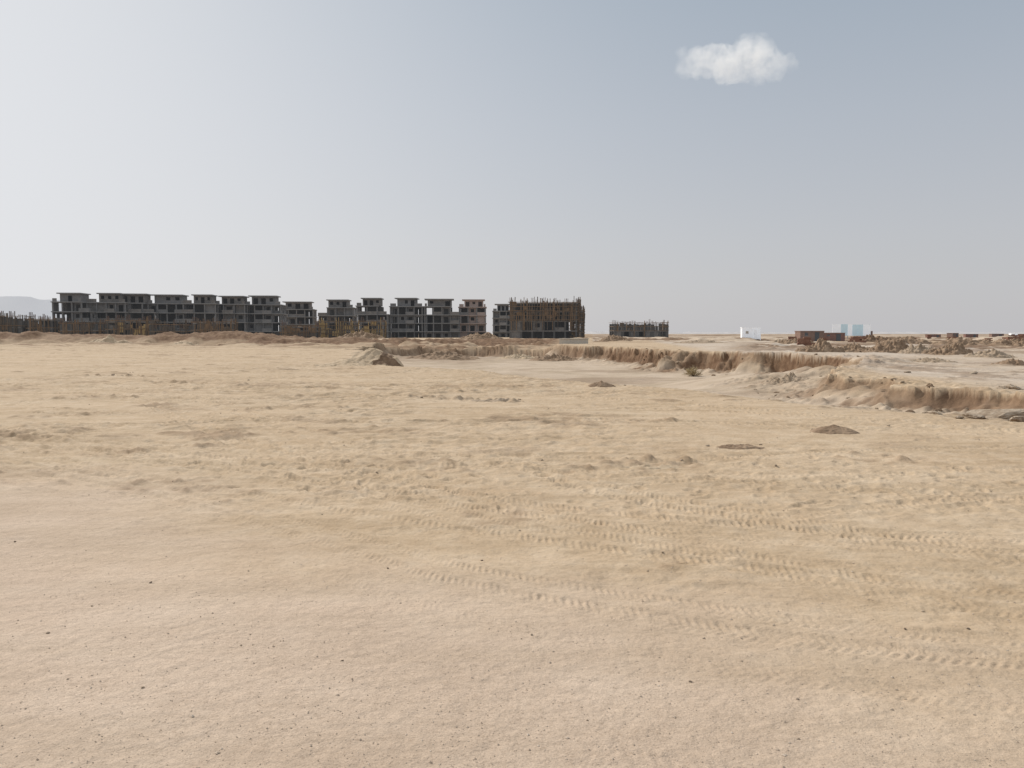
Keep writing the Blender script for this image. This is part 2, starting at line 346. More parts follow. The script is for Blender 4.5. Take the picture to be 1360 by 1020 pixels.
# ground material
m=bpy.data.materials.new('desert_soil'); m.use_nodes=True; me.materials.append(m)
nt=m.node_tree; N=nt.nodes; L=nt.links; bs=N['Principled BSDF']; bs.inputs['Roughness'].default_value=.95; bs.inputs['Specular IOR Level'].default_value=.1
geo=N.new('ShaderNodeNewGeometry')
def noise(sc_,det=5,rough=.6,vec=None):
    n=N.new('ShaderNodeTexNoise'); n.inputs['Scale'].default_value=sc_; n.inputs['Detail'].default_value=det; n.inputs['Roughness'].default_value=rough
    L.new(vec or geo.outputs['Position'],n.inputs['Vector']); return n.outputs['Fac']
def ramp(src,stops):
    r=N.new('ShaderNodeValToRGB'); el=r.color_ramp.elements
    while len(el)<len(stops): el.new(.5)
    for e_,(p,c) in zip(el,stops): e_.position=p; e_.color=(*c,1) if len(c)==3 else c
    L.new(src,r.inputs['Fac']); return r.outputs['Color']
def mix(f,a,b,mode='MIX'):
    n=N.new('ShaderNodeMix'); n.data_type='RGBA'; n.blend_type=mode
    for v,i in ((f,0),(a,6),(b,7)):
        if isinstance(v,(float,int)): n.inputs[i].default_value=v
        elif isinstance(v,tuple): n.inputs[i].default_value=(*v,1)
        else: L.new(v,n.inputs[i])
    return n.outputs[2]
at_=N.new('ShaderNodeAttribute'); at_.attribute_name='soil'
sep=N.new('ShaderNodeSeparateColor'); L.new(at_.outputs['Color'],sep.inputs['Color'])
# streaks left by wheels and graders: noise stretched along the sweep of the tracks
mpg=N.new('ShaderNodeMapping'); mpg.inputs['Rotation'].default_value=(0,0,R(38)); mpg.inputs['Scale'].default_value=(.16,1.3,1)
L.new(geo.outputs['Position'],mpg.inputs['Vector'])
streak=ramp(noise(1.4,7,.62,mpg.outputs['Vector']),[(.34,(.90,.89,.87)),(.5,(1,1,1)),(.66,(1.09,1.09,1.10))])
sandc=ramp(noise(.35,8,.62),[(.32,(.395,.288,.182)),(.5,(.48,.367,.25)),(.68,(.55,.445,.325))])
sandc=mix(.6,sandc,ramp(noise(2.4,9,.74),[(.3,(.35,.25,.155)),(.5,(.48,.367,.25)),(.7,(.575,.47,.35))]))
roadc=ramp(noise(.8,8,.6),[(.3,(.455,.352,.265)),(.5,(.50,.394,.302)),(.7,(.545,.44,.345))])
spk=ramp(noise(150,2,.5),[(.33,(.68,.66,.64)),(.43,(1,1,1)),(.60,(1,1,1)),(.70,(1.28,1.28,1.28))])
spk2=ramp(noise(55,3,.6),[(.30,(.82,.80,.78)),(.42,(1,1,1)),(1,(1.02,1.02,1.02))])
roadc=mix(.8,roadc,mix(1.,spk,spk2,'MULTIPLY'),'MULTIPLY')
pitc=ramp(noise(.25,8,.6),[(.3,(.38,.30,.215)),(.5,(.46,.37,.277)),(.7,(.525,.43,.335))])
palec=ramp(noise(.3,9,.65),[(.3,(.42,.345,.27)),(.5,(.50,.425,.35)),(.7,(.57,.495,.415))])
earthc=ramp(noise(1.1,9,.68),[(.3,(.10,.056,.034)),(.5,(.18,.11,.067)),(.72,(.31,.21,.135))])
c=mix(sep.outputs['Red'],sandc,roadc)
c=mix(.85,c,streak,'MULTIPLY')
c=mix(at_.outputs['Alpha'],c,palec)
c=mix(sep.outputs['Blue'],c,pitc)
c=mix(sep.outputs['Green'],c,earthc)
c=mix(.6,c,ramp(noise(28,4,.6),[(.3,(.84,.83,.82)),(.5,(1,1,1)),(.7,(1.09,1.09,1.09))]),'MULTIPLY')
L.new(c,bs.inputs['Base Color'])
def bump(src,strg,dist,prev=None):
    b=N.new('ShaderNodeBump'); b.inputs['Strength'].default_value=strg; b.inputs['Distance'].default_value=dist
    L.new(src,b.inputs['Height'])
    if prev: L.new(prev,b.inputs['Normal'])
    return b.outputs['Normal']
nb=bump(noise(9,5,.6),.6,.035); nb=bump(noise(60,4,.6),.6,.006,nb); nb=bump(noise(190,2,.5),.5,.002,nb)
L.new(nb,bs.inputs['Normal'])
# ---------------------------------------------------------------- heaps
def patch(name,cx,cy,x,y,z,m,label,group,cat):
    nv,nu=x.shape
    v=np.stack([x-cx,y-cy,z-float(gz(cx,cy))],-1).reshape(-1,3)
    ii=np.arange(nv-1)[:,None]*nu; jj=np.arange(nu-1)[None,:]
    f=np.stack([ii+jj,ii+jj+1,ii+nu+jj+1,ii+nu+jj],-1).reshape(-1,4)
    me=bpy.data.meshes.new(name); me.from_pydata(v.tolist(),[],f.tolist()); me.materials.append(m)
    me.polygons.foreach_set('use_smooth',np.ones(len(f),bool))
    o=bpy.data.objects.new(name,me); C.objects.link(o); o.location=(cx,cy,float(gz(cx,cy)))
    return tag(o,label,cat,group)
def heap(px,py,wpx,hpx,name,m,label,group=None,cat='heap',asp=.8,seed=0,z0=0,clod=.25,D=None):
    cx,cy=P(px,py,z0) if D is None else (BX(px,D),D)
    dist=cy; rx=wpx/F*dist/2*1.15; ry=rx*asp; h=hpx/F*dist
    nu,nv=72,56
    U,V=np.meshgrid(np.linspace(-1,1,nu),np.linspace(-1,1,nv),indexing='xy')
    x=cx+U*rx; y=cy+V*ry
    q=np.sqrt(U*U+V*V)+.20*fbm(U*1.8+seed,V*1.8,3,seed)
    pr=np.clip(1-q,0,1)**.9
    lump=fbm(U*4+seed,V*4*asp,4,seed+5)+.6*fbm(U*13+seed,V*13*asp,3,seed+6)
    z=gz(x,y)-.03*(q>.9)-.015+h*1.35*pr*(1+clod*lump)+h*clod*.4*lump*sm(pr*5)
    z=np.where(q>=1.02,gz(x,y)-.06,z)
    return patch(name,cx,cy,x,y,z,m,label,group,cat)
# ridge of cut sand at the left lip of the pit
def wedge():
    A=np.array((-7.9,42.6)); Bp=np.array((-4.9,42.3)); cx,cy=-6.7,42.3
    nu,nv=200,140
    U,V=np.meshgrid(np.linspace(-4.6,3.6,nu),np.linspace(-3.2,3.4,nv),indexing='xy'); x=cx+U; y=cy+V
    wx=x+.45*fbm(x/1.1,y/1.1,4,300); wy=y+.45*fbm(x/1.1,y/1.1,4,301)
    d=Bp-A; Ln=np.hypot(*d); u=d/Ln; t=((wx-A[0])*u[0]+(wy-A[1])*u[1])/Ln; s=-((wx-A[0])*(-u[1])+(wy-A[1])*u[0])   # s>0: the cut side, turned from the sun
    ht=np.interp(t,[-.7,-.35,-.08,.12,.28,.45,.62,.82,1.1],[0,.20,.58,.84,.70,.56,.50,.28,0])
    sw=np.interp(t,[-.3,.15,.5,1.],[2.4,1.7,.9,.7])   # gentle sandy front on the left, steep cut on the right
    pf=np.where(s<0,np.exp(-(s/1.2)**2),np.maximum(1-s/(sw*(1+.3*fbm(x/1.,y/1.,2,302))),.0))
    hh=ht*pf; hh=hh*(1+.22*fbm(x/.8,y/.8,4,303))+.06*fbm(x/.3,y/.3,3,304)*sm(hh*8)+.16*np.maximum(fbm(x/.5,y/.5,3,305),0)*np.exp(-((s-sw)/.4)**2)*(ht>.05)
    z=np.where(hh<.012,gz(x,y)-.08,gz(x,y)+hh-.012)
    o=patch('sand_heap',cx,cy,x,y,z,M['sandheap'],'long low sand ridge with dark right side at the left lip of the pit','sand heaps','heap')
    dk=(s>.02+.15*fbm(x/.6,y/.6,2,306))&(hh>.02)&(t>.30+.18*fbm(x/.5,y/.5,2,307)); o.data.materials.append(M['cut'])  # side turned from the sun painted darker, shade on the cut face
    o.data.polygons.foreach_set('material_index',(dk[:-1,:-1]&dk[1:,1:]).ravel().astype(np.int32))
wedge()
heap(146,456,70,12,'sand_heap',M['sandheap'],'pale low sand heap on the far left sand edge, left of its twin','sand heaps',asp=.6,seed=5,clod=.12)
heap(243,457,62,10,'sand_heap',M['sandheap'],'pale low sand heap on the far left sand edge, right of its twin','sand heaps',asp=.6,seed=6,clod=.12)
heap(1108,574,58,9,'earth_heap',M['earth'],'small smooth brown dirt mound alone on the right hand sand','earth heaps',asp=.8,seed=7,clod=.10)
heap(984,594,64,6,'earth_heap',M['earth'],'low crumbly brown soil heap left of the small smooth dirt mound','earth heaps',asp=.6,seed=8,clod=.2)
heap(868,619,90,4,'earth_heap',M['sandheap'],'long low ridge of scraped soil on the sand right of centre','earth heaps',asp=.35,seed=9)
heap(798,513,34,6,'earth_heap',M['earth'],'tiny brown soil heap on the near lip of the pit','earth heaps',asp=.8,seed=12,clod=.15)
heap(660,532,70,2.5,'earth_heap',M['spoil'],'faint flat patch of clods on the sand near the centre','earth heaps',asp=.4,seed=13,clod=.6)
for i,(px,py,w,h,mm,lb) in enumerate([(1088,469,60,10,'earth','brown earth heap at the left end of the rubble line by the red sheds'),
    (1135,468,60,8,'earth','low brown rubble heap just right of the red sheds'),
    (1178,469,60,11,'earth','largest dark rubble heap in the middle of the rubble line'),
    (1222,470,52,8,'spoil','paler rubble heap between the dark one and the lumpy right one'),
    (1258,471,60,10,'earth','lumpy brown rubble heap toward the right of the rubble line'),
    (1318,474,60,7,'spoil','pale spoil heap near the right end of the rubble line'),
    (735,460,60,6,'earth','brown soil heap in front of the scaffolded block'),
    (690,459,50,4,'sandheap','low tan soil heap left of the brown one below the scaffolded block'),
    (590,459,90,6,'earth','wide brown soil heap beyond the far end of the pit'),
    (1046,507,60,6,'spoil','slumped brown soil at the foot of the sandy bank in the pit'),
    (1340,520,44,4,'rock','crusted heap at the right edge on the pale plateau'),
    (815,454,50,5,'earth','thin brown spoil heap in front of the low unfinished storey'),
    (400,449,80,8,'earth','brown earth heap below the lowest apartment frame'),(310,447,90,7,'earth','long earth heap at the end of the low scaffolded row'),(60,447,90,8,'earth','brown earth heap near the left edge below the scaffolds'),
    (480,450,60,7,'earth','earth heap below the ochre formwork storey'),(545,448,70,6,'spoil','spoil heap right of the ochre formwork storey'),(640,451,60,6,'earth','earth heap below the pinkish plastered block'),
    (1060,459,50,6,'earth','brown spoil in front of the wide brown shed'),(1200,458,70,7,'earth','far brown spoil ridge beyond the middle of the rubble line'),(1280,459,80,7,'earth','far brown spoil ridge below the distant containers'),(1350,460,60,7,'earth','far brown spoil ridge at the right edge of the photo'),(930,456,70,3,'spoil','thin spoil ridge left of the small white cabin'),
    (1160,455,60,6,'cut','dark far spoil heap directly below the right end of the hoarding'),(1040,455,50,4,'spoil','thin spoil ridge between the white cabin and the wide brown shed'),(190,450,60,7,'earth','brown earth heap between the two pale sand heaps'),(20,452,70,6,'spoil','pale spoil heap at the very left edge below the berm'),(1345,486,50,5,'earth','low brown heap on the pale plateau by the right edge'),(1240,482,60,4,'spoil','low scattered spoil on the pale plateau below the rubble line')
    ]):
    heap(px,py,w,h,'rubble_heap' if py<475 and px>1050 else 'soil_heap',M[mm],lb,'heaps beyond the pit',asp=.8,seed=20+i,clod=.6,z0=-.6 if px==1046 else 0)
# ---------------------------------------------------------------- rocks and stones
def blob(name,seed,m,sub=2,flat=.7,amp=.35):
    bm=bmesh.new(); bmesh.ops.create_icosphere(bm,subdivisions=sub,radius=1)
    r=random.Random(seed); ax=[Vector((r.gauss(0,1),r.gauss(0,1),r.gauss(0,1))).normalized() for _ in range(9)]
    cut=[r.uniform(.55,.95) for _ in ax]
    for v in bm.verts:
        for a,c_ in zip(ax,cut):
            d=v.co.dot(a)
            if d>c_: v.co-=a*(d-c_)
        v.co*=1+amp*.15*r.uniform(-1,1); v.co.z*=flat
    me=bpy.data.meshes.new(name); bm.to_mesh(me); bm.free(); me.materials.append(m); return me
stones=[blob('stone',i,M['stone'] if i%2 else M['stone2']) for i in range(9)]
rocks=[blob('rock',40+i,M['rock'],3,.42) for i in range(5)]
clods=[blob('clod',60+i,M['spoil' if i%2 else 'earth'],3,.7,.6) for i in range(5)]
def put(me,name,x,y,s,label,cat,group,sink=.25):
    o=bpy.data.objects.new(name,me); C.objects.link(o)
    o.location=(x,y,float(gz(x,y))+s*(.6-sink)*.7); o.scale=(s*rng.uniform(.8,1.3),s*rng.uniform(.8,1.2),s*rng.uniform(.7,1.1)); o.rotation_euler=(rng.uniform(-.3,.3),rng.uniform(-.3,.3),rng.uniform(0,6.28))
    return tag(o,label,cat,group)
G1='dark pebbles on the compacted foreground'; L1='small dark pebble lying on the compacted gravelly foreground'
G2='stones on the trampled sand'; L2='small stone or clod lying on the trampled sand'
for px,py,sz in [(200,775,4),(64,843,4),(122,806,3.5),(706,845,4),(190,917,4.5),(917,908,4.5),(1286,838,5),(1226,813,4),(1202,836,4),(1203,930,4),(515,755,3),(640,745,3),(330,760,3),(860,760,3),(320,860,3),(455,880,3),(780,960,3.5),(1060,985,4),(20,720,3),(90,905,3.5),(690,705,3),(985,880,3)]:
    x,y=P(px,py); put(stones[rng.randrange(9)],'pebble',x,y,sz/F*y*.55,L1,'pebble',G1)
for i in range(10):
    py=rng.uniform(690,1010); px=rng.uniform(-20,1380); x,y=P(px,py); put(stones[rng.randrange(9)],'pebble',x,y,rng.uniform(.003,.005),L1,'pebble',G1)
for px,py,sz in [(720,611,4),(457,592,4),(230,640,3),(880,735,4),(500,626,4),(655,532,8),(690,530,6),(560,529,6),(1200,655,5),(940,592,7),(1010,590,6),(1180,566,5),(1300,585,5),(1080,571,5),(830,512,5),(150,500,6),(330,505,4),(1030,618,5),(905,612,6)]:
    x,y=P(px,py); put(stones[rng.randrange(9)],'stone',x,y,sz/F*y*.42,L2,'stone',G2)
for i in range(130):
    py=443+math.exp(rng.uniform(math.log(45),math.log(240))); px=rng.uniform(-20,1380); x,y=P(px,py)
    put(stones[rng.randrange(9)],'stone',x,y,rng.uniform(.5,1.5)/F*y*.55+.003,L2,'stone',G2)
rl=[(1354,549,30,'blocky rock nearest the right edge of the photo'),(1294,548,26,'small weathered rock left of the long broken slab'),
    (1345,521,18,'angular rock on the pale plateau near the right edge'),(1274,556,12,'smallest rock on the slope at the right end of the pit'),(1170,532,12,'rock on the crumbling sand bank, left of the others'),(1245,548,16,'rock half buried in the sloping bank left of the broken slab'),(1292,500,12,'flat rock out on the pale plateau'),(1205,497,8,'little rock on the plateau behind the sand bank')]
for i,(px,py,w,lb) in enumerate(rl):
    x,y=P(px,py); put(rocks[i%5],'rock',x,y,w/F*y*.5,lb,'rock','rocks on the right hand bank',.25)
# broken slab of hard crust overhanging the hollow
x,y=P(1328,541); o=bpy.data.objects.new('crust_slab',blob('crust_slab',77,M['rock'],4,.22,.35)); C.objects.link(o)
o.location=(x,y,float(gz(x,y))+.13); o.scale=(.72,.42,.6); o.rotation_euler=(R(12),R(-6),R(-14)); tag(o,'long broken slab of crust overhanging a dark hollow at the right edge of the pit bank','slab')
for i in range(110):
    j=rng.randrange(len(FAR)-6); tt=rng.random(); x=FAR[j][0]*(1-tt)+FAR[j+1][0]*tt+rng.gauss(-.9,.8); y=FAR[j][1]*(1-tt)+FAR[j+1][1]*tt+rng.gauss(-.3,.6)
    put(clods[i%5],'clod',x,y,rng.uniform(.03,.13)*(y/35)**.4,'crumbled lump of earth along the cut bank of the pit','clod','lumps along the pit bank',.4)
# fine gravel, uncountable
n=9000; py=nrg.uniform(600,1030,n); px=nrg.uniform(-40,1400,n)
oc=np.array([(1,0,0),(-1,0,0),(0,1,0),(0,-1,0),(0,0,1),(0,0,-1)],float); of=np.array([(0,2,4),(2,1,4),(1,3,4),(3,0,4),(2,0,5),(1,2,5),(3,1,5),(0,3,5)])
pts=np.array([P(a,b) for a,b in zip(px,py)]); s=nrg.gamma(2.,.0009,n)+.0008
zg=gz(pts[:,0],pts[:,1])
vv=oc[None]*s[:,None,None]*nrg.uniform(.5,1.4,(n,6,1)); vv[:,:,2]*=.7
vv=vv+np.stack([pts[:,0],pts[:,1],zg+s*.2],-1)[:,None,:]
ff=(of[None]+6*np.arange(n)[:,None,None]).reshape(-1,3)
me=bpy.data.meshes.new('gravel'); me.from_pydata(vv.reshape(-1,3).tolist(),[],ff.tolist())
me.materials.append(mat('fine_gravel',[(.38,.295,.22),(.52,.42,.325),(.69,.60,.50)],30))
gv=bpy.data.objects.new('gravel',me); C.objects.link(gv); tag(gv,'fine gravel scattered over the compacted foreground','gravel',kind='stuff')
# ---------------------------------------------------------------- shrub
x,y=P(921,498,-1.6); sh=empty('dry_shrub',(x,y,float(gz(x,y))-.02)); tag(sh,'dry straw coloured shrub growing on the pit floor','shrub')
a=MB(); b=MB(); r=random.Random(4)
for i in range(40):
    th=r.uniform(0,6.28); el=r.uniform(.2,1.45); l=r.uniform(.4,.75); p=Vector((math.cos(th)*.06,math.sin(th)*.06,0)); d=Vector((math.cos(th)*math.cos(el),math.sin(th)*math.cos(el),math.sin(el)))
    q=p+d*l; a.bar(p,q,.022,.010)
    for k in range(14):
        s0=p+d*l*r.uniform(.3,1); e1=(d+Vector((r.gauss(0,.6),r.gauss(0,.6),r.gauss(.1,.5)))).normalized(); b.bar(s0,s0+e1*r.uniform(.12,.32),.018,.008)
a.build('stems',M['stem'],sh); b.build('twigs',M['twig'],sh)
# ---------------------------------------------------------------- buildings
def panel(mb,axis,c,a0,a1,z0,z1,typ,th=.2):
    def bx(p0,p1,q0,q1):
        if axis=='x': mb.box(p0,p1,c-th/2,c+th/2,q0,q1)
        else: mb.box(c-th/2,c+th/2,p0,p1,q0,q1)
    w=a1-a0
    if typ=='solid': bx(a0,a1,z0,z1)
    elif typ=='window':
        l,r_=a0+w*.27,a1-w*.27; bx(a0,l,z0,z1); bx(r_,a1,z0,z1); bx(l,r_,z0,z0+1.0); bx(l,r_,z1-.5,z1)
    elif typ=='door':
        l,r_=a0+w*.2,a1-w*.2; bx(a0,l,z0,z1); bx(r_,a1,z0,z1); bx(l,r_,z1-.55,z1)
    elif typ=='parapet': bx(a0,a1,z0,z0+1.0)
def villa(label,px,top,W,seed,wall='block',rz=0,n=4,Dp=11,group='unfinished apartment blocks',balc=True,slabm='slab',pstep=.7):
    r=random.Random(seed); sh_=3.05; tot=n*sh_+3.0
    D=(tot-.6-H)/((443-top)/F)
    x=BX(px,D); z=-.3
    root=empty('apartment_block',(x,D+Dp/2,z-.3),rz); tag(root,label,'building',group)
    nx=max(3,round(W/3.2)); xs=np.linspace(-W/2,W/2,nx+1); ys=np.linspace(-Dp/2,Dp/2,4)
    step=r.choice([-1,1]) if r.random()<pstep else 0
    for k in range(n+1):
        o=r.uniform(.3,.8) if k else .1
        xa,xb=-W/2-min(o,.45),W/2+min(o,.45)
        if k==n and step: xa,xb=(xs[1]-.3,xb) if step<0 else (xa,xs[-2]+.3)
        MB().box(xa,xb,-Dp/2-o,Dp/2+o,k*sh_-(.32 if k else 2.2),k*sh_).build('floor_slab',M[slabm],root)
    for i,xx in enumerate(xs):
        for j,yy in enumerate(ys):
            if 0<i<nx and 0<j<3: continue
            gone=(step<0 and i==0) or (step>0 and i==nx)
            MB().box(xx-.2,xx+.2,yy-.2,yy+.2,-.5,(n-1 if gone else n)*sh_-.02).build('column',M['concrete'],root)
    MB().box(-W*.3,W*.3,-Dp*.10,Dp*.25,.01,n*sh_-.33).build('dark_core',M['dark'],root)  # solid dark block added so the open bays look shaded
    for k in range(n):
        z0,z1=k*sh_+.003,(k+1)*sh_-.323
        for i in range(nx):
            gone=k==n-1 and ((step<0 and i==0) or (step>0 and i==nx-1))
            typ='parapet' if gone else r.choice(['open','open','window','door','door','solid','parapet','open','parapet','open'])
            if typ=='open': continue
            inset=r.choice([.5,1.2]) if typ in('window','solid','door') else -.05
            mb=MB(); panel(mb,'x',-Dp/2+inset,xs[i]+.203,xs[i+1]-.203,z0,z1,typ); mb.build('infill_wall',M[wall if r.random()<.75 else 'concrete'],root)
        if k<n-1 or not step:
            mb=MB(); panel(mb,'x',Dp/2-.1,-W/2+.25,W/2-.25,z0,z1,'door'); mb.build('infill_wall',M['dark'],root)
        for sgn in (-1,1):
            if k==n-1 and sgn==step: continue
            for j in range(3):
                typ=r.choice(['solid','window','solid','door','open'])
                if typ=='open': continue
                mb=MB(); panel(mb,'y',sgn*(W/2-.08),ys[j]+.203,ys[j+1]-.203,z0,z1,typ); mb.build('infill_wall',M[wall],root)
    if balc:
        i=r.randrange(nx)
        for k in range(1,n):
            bs_=MB().box(xs[i]-.1,xs[i+1]+.1,-Dp/2-1.9,-Dp/2-.802,k*sh_-.28,k*sh_-.01).build('balcony',M[slabm],root)
            MB().box(xs[i]-.1,xs[i+1]+.1,-Dp/2-1.9,-Dp/2-1.75,k*sh_-.008,k*sh_+.95).build('balcony_wall',M[wall],bs_)
    zt=n*sh_; o=-step*.09*W+r.uniform(-.07,.07)*W; w=r.uniform(.26,.38)*W; rh=r.uniform(2.4,2.8)
    rm=MB()
    bays=np.linspace(o-w,o+w,4)
    tys=[r.choice(['window','door','solid','door']) for _ in range(3)]
    for i in range(3): panel(rm,'x',-Dp*.33,bays[i],bays[i+1],zt+.003,zt+rh,tys[i])
    rm.box(o-w,o-w+.2,-Dp*.33+.103,Dp*.3,zt+.003,zt+rh).box(o+w-.2,o+w,-Dp*.33+.103,Dp*.3,zt+.003,zt+rh).box(o-w+.203,o+w-.203,Dp*.3-.2,Dp*.3,zt+.003,zt+rh)
    ro=rm.build('roof_room',M[wall],root)
    ex=r.uniform(.4,1.2)
    MB().box(o-w-ex,o+w+ex*.7,-Dp*.33-1.1,Dp*.3+.6,zt+rh+.003,zt+rh+.34).build('roof_slab',M[slabm],ro)
    pp=MB()
    for (a0,a1) in ((xs[1] if step<0 else -W/2,o-w-.2),(o+w+.2,xs[-2] if step>0 else W/2)):
        if a1-a0>.5: panel(pp,'x',-Dp/2-.2,a0,a1,zt+.003,zt+1,'parapet')
    if pp.v: pp.build('parapet',M[wall],root)
    return root
vs=[(96,388,11.4,'leftmost and tallest grey apartment frame of the long left row'),
    (140,389,11.4,'second grey apartment frame from the left in the long left row'),
    (180,390,11.2,'third grey apartment frame from the left in the long left row'),
    (221,391,11.8,'fourth grey apartment frame from the left, last before the gaps in the row begin'),
    (264,391,10.2,'fifth grey apartment frame from the left, just past the first gap in the row'),
    (304,392,10.4,'sixth grey apartment frame from the left in the long row'),
    (349,393,11.6,'seventh grey apartment frame from the left, wide roof room'),
    (393,401,13.2,'last and lowest grey apartment frame at the right end of the long left row')]
for i,(px,top,W,lb) in enumerate(vs): villa(lb,px,top,W,100+i,'block' if i%3 else 'concrete',rz=R(6+rng.uniform(-3,3)),Dp=10,pstep=.2)
vs=[(446,398,12.8,'grey frame rising behind the ochre formwork','block'),
    (494,395,10.8,'narrow grey apartment frame right of the ochre formwork block','block'),
    (540,396,11.6,'grey apartment frame midway between the narrow frame and the pair with pink plaster','concrete'),
    (586,396,12.4,'grey apartment frame touching the pinkish plastered block on its right','block'),
    (627,397,9.8,'pinkish plastered apartment block with square windows','plaster'),
    (668,404,8.6,'half hidden dark apartment frame tucked left of the scaffolded block','concrete')]
for i,(px,top,W,lb,wl) in enumerate(vs): villa(lb,px,top,W,200+i,wl,rz=R(2+rng.uniform(-2,2)),Dp=11,balc=(i!=4),slabm='plaster' if i==4 else 'slab',pstep=.2)

def frame(label,px,D,W,Dp,levels,nx,ny,rz=0,z=None,pole_st=(),npole=60,polem='timber',overs=1.2,panels=0,panelm='ply',infill=(),name='concrete_frame',group=None,seed=0,pole_w=.16,colm='concrete',core=False,slabm='concrete',rails=1.1,stub=False):
    r=random.Random(seed); x=BX(px,D); zz=float(gz(x,D)) if z is None else z
    root=empty(name,(x,D+Dp/2,zz-.2),rz); tag(root,label,'building',group)
    xs=np.linspace(-W/2,W/2,nx+1); ys=np.linspace(-Dp/2,Dp/2,ny+1); top=levels[-1]
    for k,l in enumerate(levels):
        if stub and k==len(levels)-1: continue
        o=.3 if k else .0
        MB().box(-W/2-o,W/2+o,-Dp/2-o,Dp/2+o,l-(.38 if k else 2.),l).build('floor_slab',M[slabm],root)
    if core: MB().box(-W*.36,W*.30,-Dp*.12,Dp*.3,.01,(levels[-2] if stub else top)-.39).build('dark_core',M['dark'],root)  # dark block added to make the open storeys look dark inside
    for xx in xs:
        for yy in ys:
            hw_=.28 if not stub else r.uniform(.45,.75); tp=top if not stub else top-r.choice([0,.2,.5,1.1])
            cl=MB().box(xx-hw_,xx+hw_,yy-.28,yy+.28,-.3,tp-.02).build('column',M[colm],root)
            if r.random()<.8:
                rb=MB(); hh=r.uniform(.8,1.9)
                for a in (-.18,.18):
                    for b_ in (-.18,.18): rb.bar((xx+a,yy+b_,tp-.05),(xx+a*1.3+r.gauss(0,.05),yy+b_,tp+hh),.09)
                rb.build('rebar',M['rebar'],cl)
    for (k,side,i,typ) in infill:
        mb=MB()
        if side=='f': panel(mb,'x',-Dp/2+.05,xs[i]+.283,xs[i+1]-.283,levels[k]+.003,levels[k+1]-.383,typ)
        elif side=='b': panel(mb,'x',Dp/2-.05,xs[i]+.283,xs[i+1]-.283,levels[k]+.003,levels[k+1]-.383,typ)
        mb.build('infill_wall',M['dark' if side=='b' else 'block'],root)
    per=2*(W+Dp)
    if pole_st:
        z0=levels[pole_st[0]]; z1=levels[pole_st[1]]
        def pt(s):
            s%=per; e=.55
            if s<W: return (-W/2+s,-Dp/2-e)
            s-=W
            if s<Dp: return (W/2+e,-Dp/2+s)
            s-=Dp
            if s<W: return (W/2-s,Dp/2+e)
            return (-W/2-e,Dp/2-(s-W))
        for i in range(npole):
            s=(i+r.uniform(-.3,.3))*per/npole if i<npole*.5 else r.uniform(0,W)
            p=pt(s); q=(p[0]+r.gauss(0,.15),p[1]+r.gauss(0,.1))
            top_=z1+r.uniform(-.8,overs) if r.random()<.7 else z0+(z1-z0)*r.uniform(.3,.8)
            MB().bar((*p,z0-.1 if r.random()<.65 else max(z0-3.1,0)),(*q,top_),pole_w*r.uniform(.8,1.5)).build('scaffold_pole',M[polem if r.random()<.6 else 'timber2'],root)
        nl=max(2,int((z1-z0)/rails))
        for l in range(nl+1):
            zl=z0+.2+(z1-z0)*l/nl
            for p,q in (((-W/2-.6,-Dp/2-.7),(W/2+.6,-Dp/2-.7)),((-W/2-.7,-Dp/2-.6),(-W/2-.7,Dp/2+.6)),((W/2+.7,-Dp/2-.6),(W/2+.7,Dp/2+.6))):
                MB().bar((*p,zl+r.gauss(0,.08)),(*q,zl+r.gauss(0,.08)),.15).build('scaffold_rail',M['timber'],root)
        for i in range(panels):
            xx=r.uniform(-W/2,W/2-1.6); zl=r.uniform(z0,z1-1.2); w=r.uniform(.9,2.4)
            yv=-Dp/2-.42-.004*i
            MB().box(xx,xx+w,yv-.06,yv,zl,zl+r.uniform(.8,1.7)).build('formwork_panel',M[panelm if i%3 else 'timber2'],root)
    return root
inf=[(0,'f',0,'solid'),(1,'f',0,'solid'),(2,'f',1,'parapet'),(1,'f',2,'window'),(1,'f',4,'parapet')]+[(k,'b',i,'solid') for k in range(4) for i in range(6) if (k,i) not in ((0,4),(1,5))]
frame('large dark concrete block wrapped in brown timber scaffolding, tallest thing at centre',725,262,21.5,13,[0,3.3,6.5,9.5,12.3],6,3,rz=R(-8),z=-.5,pole_st=(2,4),npole=98,overs=2.3,panels=14,panelm='timber',infill=inf,seed=1,name='scaffolded_block',core=True,colm='dark',pole_w=.17,slabm='block',rails=1.3)
frame('tall open scaffold bay at the right corner of the scaffolded block',768,262,3.2,9,[0,3.2,6.2,9.6],1,2,rz=R(-8),z=-.5,pole_st=(0,3),npole=42,overs=2.4,panels=3,panelm='ply',seed=2,name='scaffold_tower',polem='timber',colm='dark')
frame('low dark unfinished storey with stub columns, alone right of the scaffolded block',850,345,22.5,10,[0,3.2,6.4],7,2,rz=R(4),z=-.2,pole_st=(1,2),npole=16,overs=1.2,panels=5,panelm='timber2',infill=[(0,'f',i,'solid') for i in (0,2,4,5)]+[(0,'b',i,'solid') for i in range(7)]+[(1,'b',i,'solid') for i in (0,2,5)],seed=3,name='unfinished_storey',core=True,colm='dark',pole_w=.2,slabm='block',rails=3.,stub=True)
frame('concrete storey with ochre yellow formwork and upright boards',464,268,21.5,9,[0,3.0,5.4],6,2,rz=R(5),z=.2,pole_st=(0,2),npole=76,polem='ply',overs=1.9,panels=22,infill=[(0,'b',1,'solid'),(0,'b',3,'solid'),(0,'b',4,'solid'),(1,'b',1,'solid'),(1,'b',2,'solid'),(1,'b',4,'solid')],seed=4,name='formwork_storey')
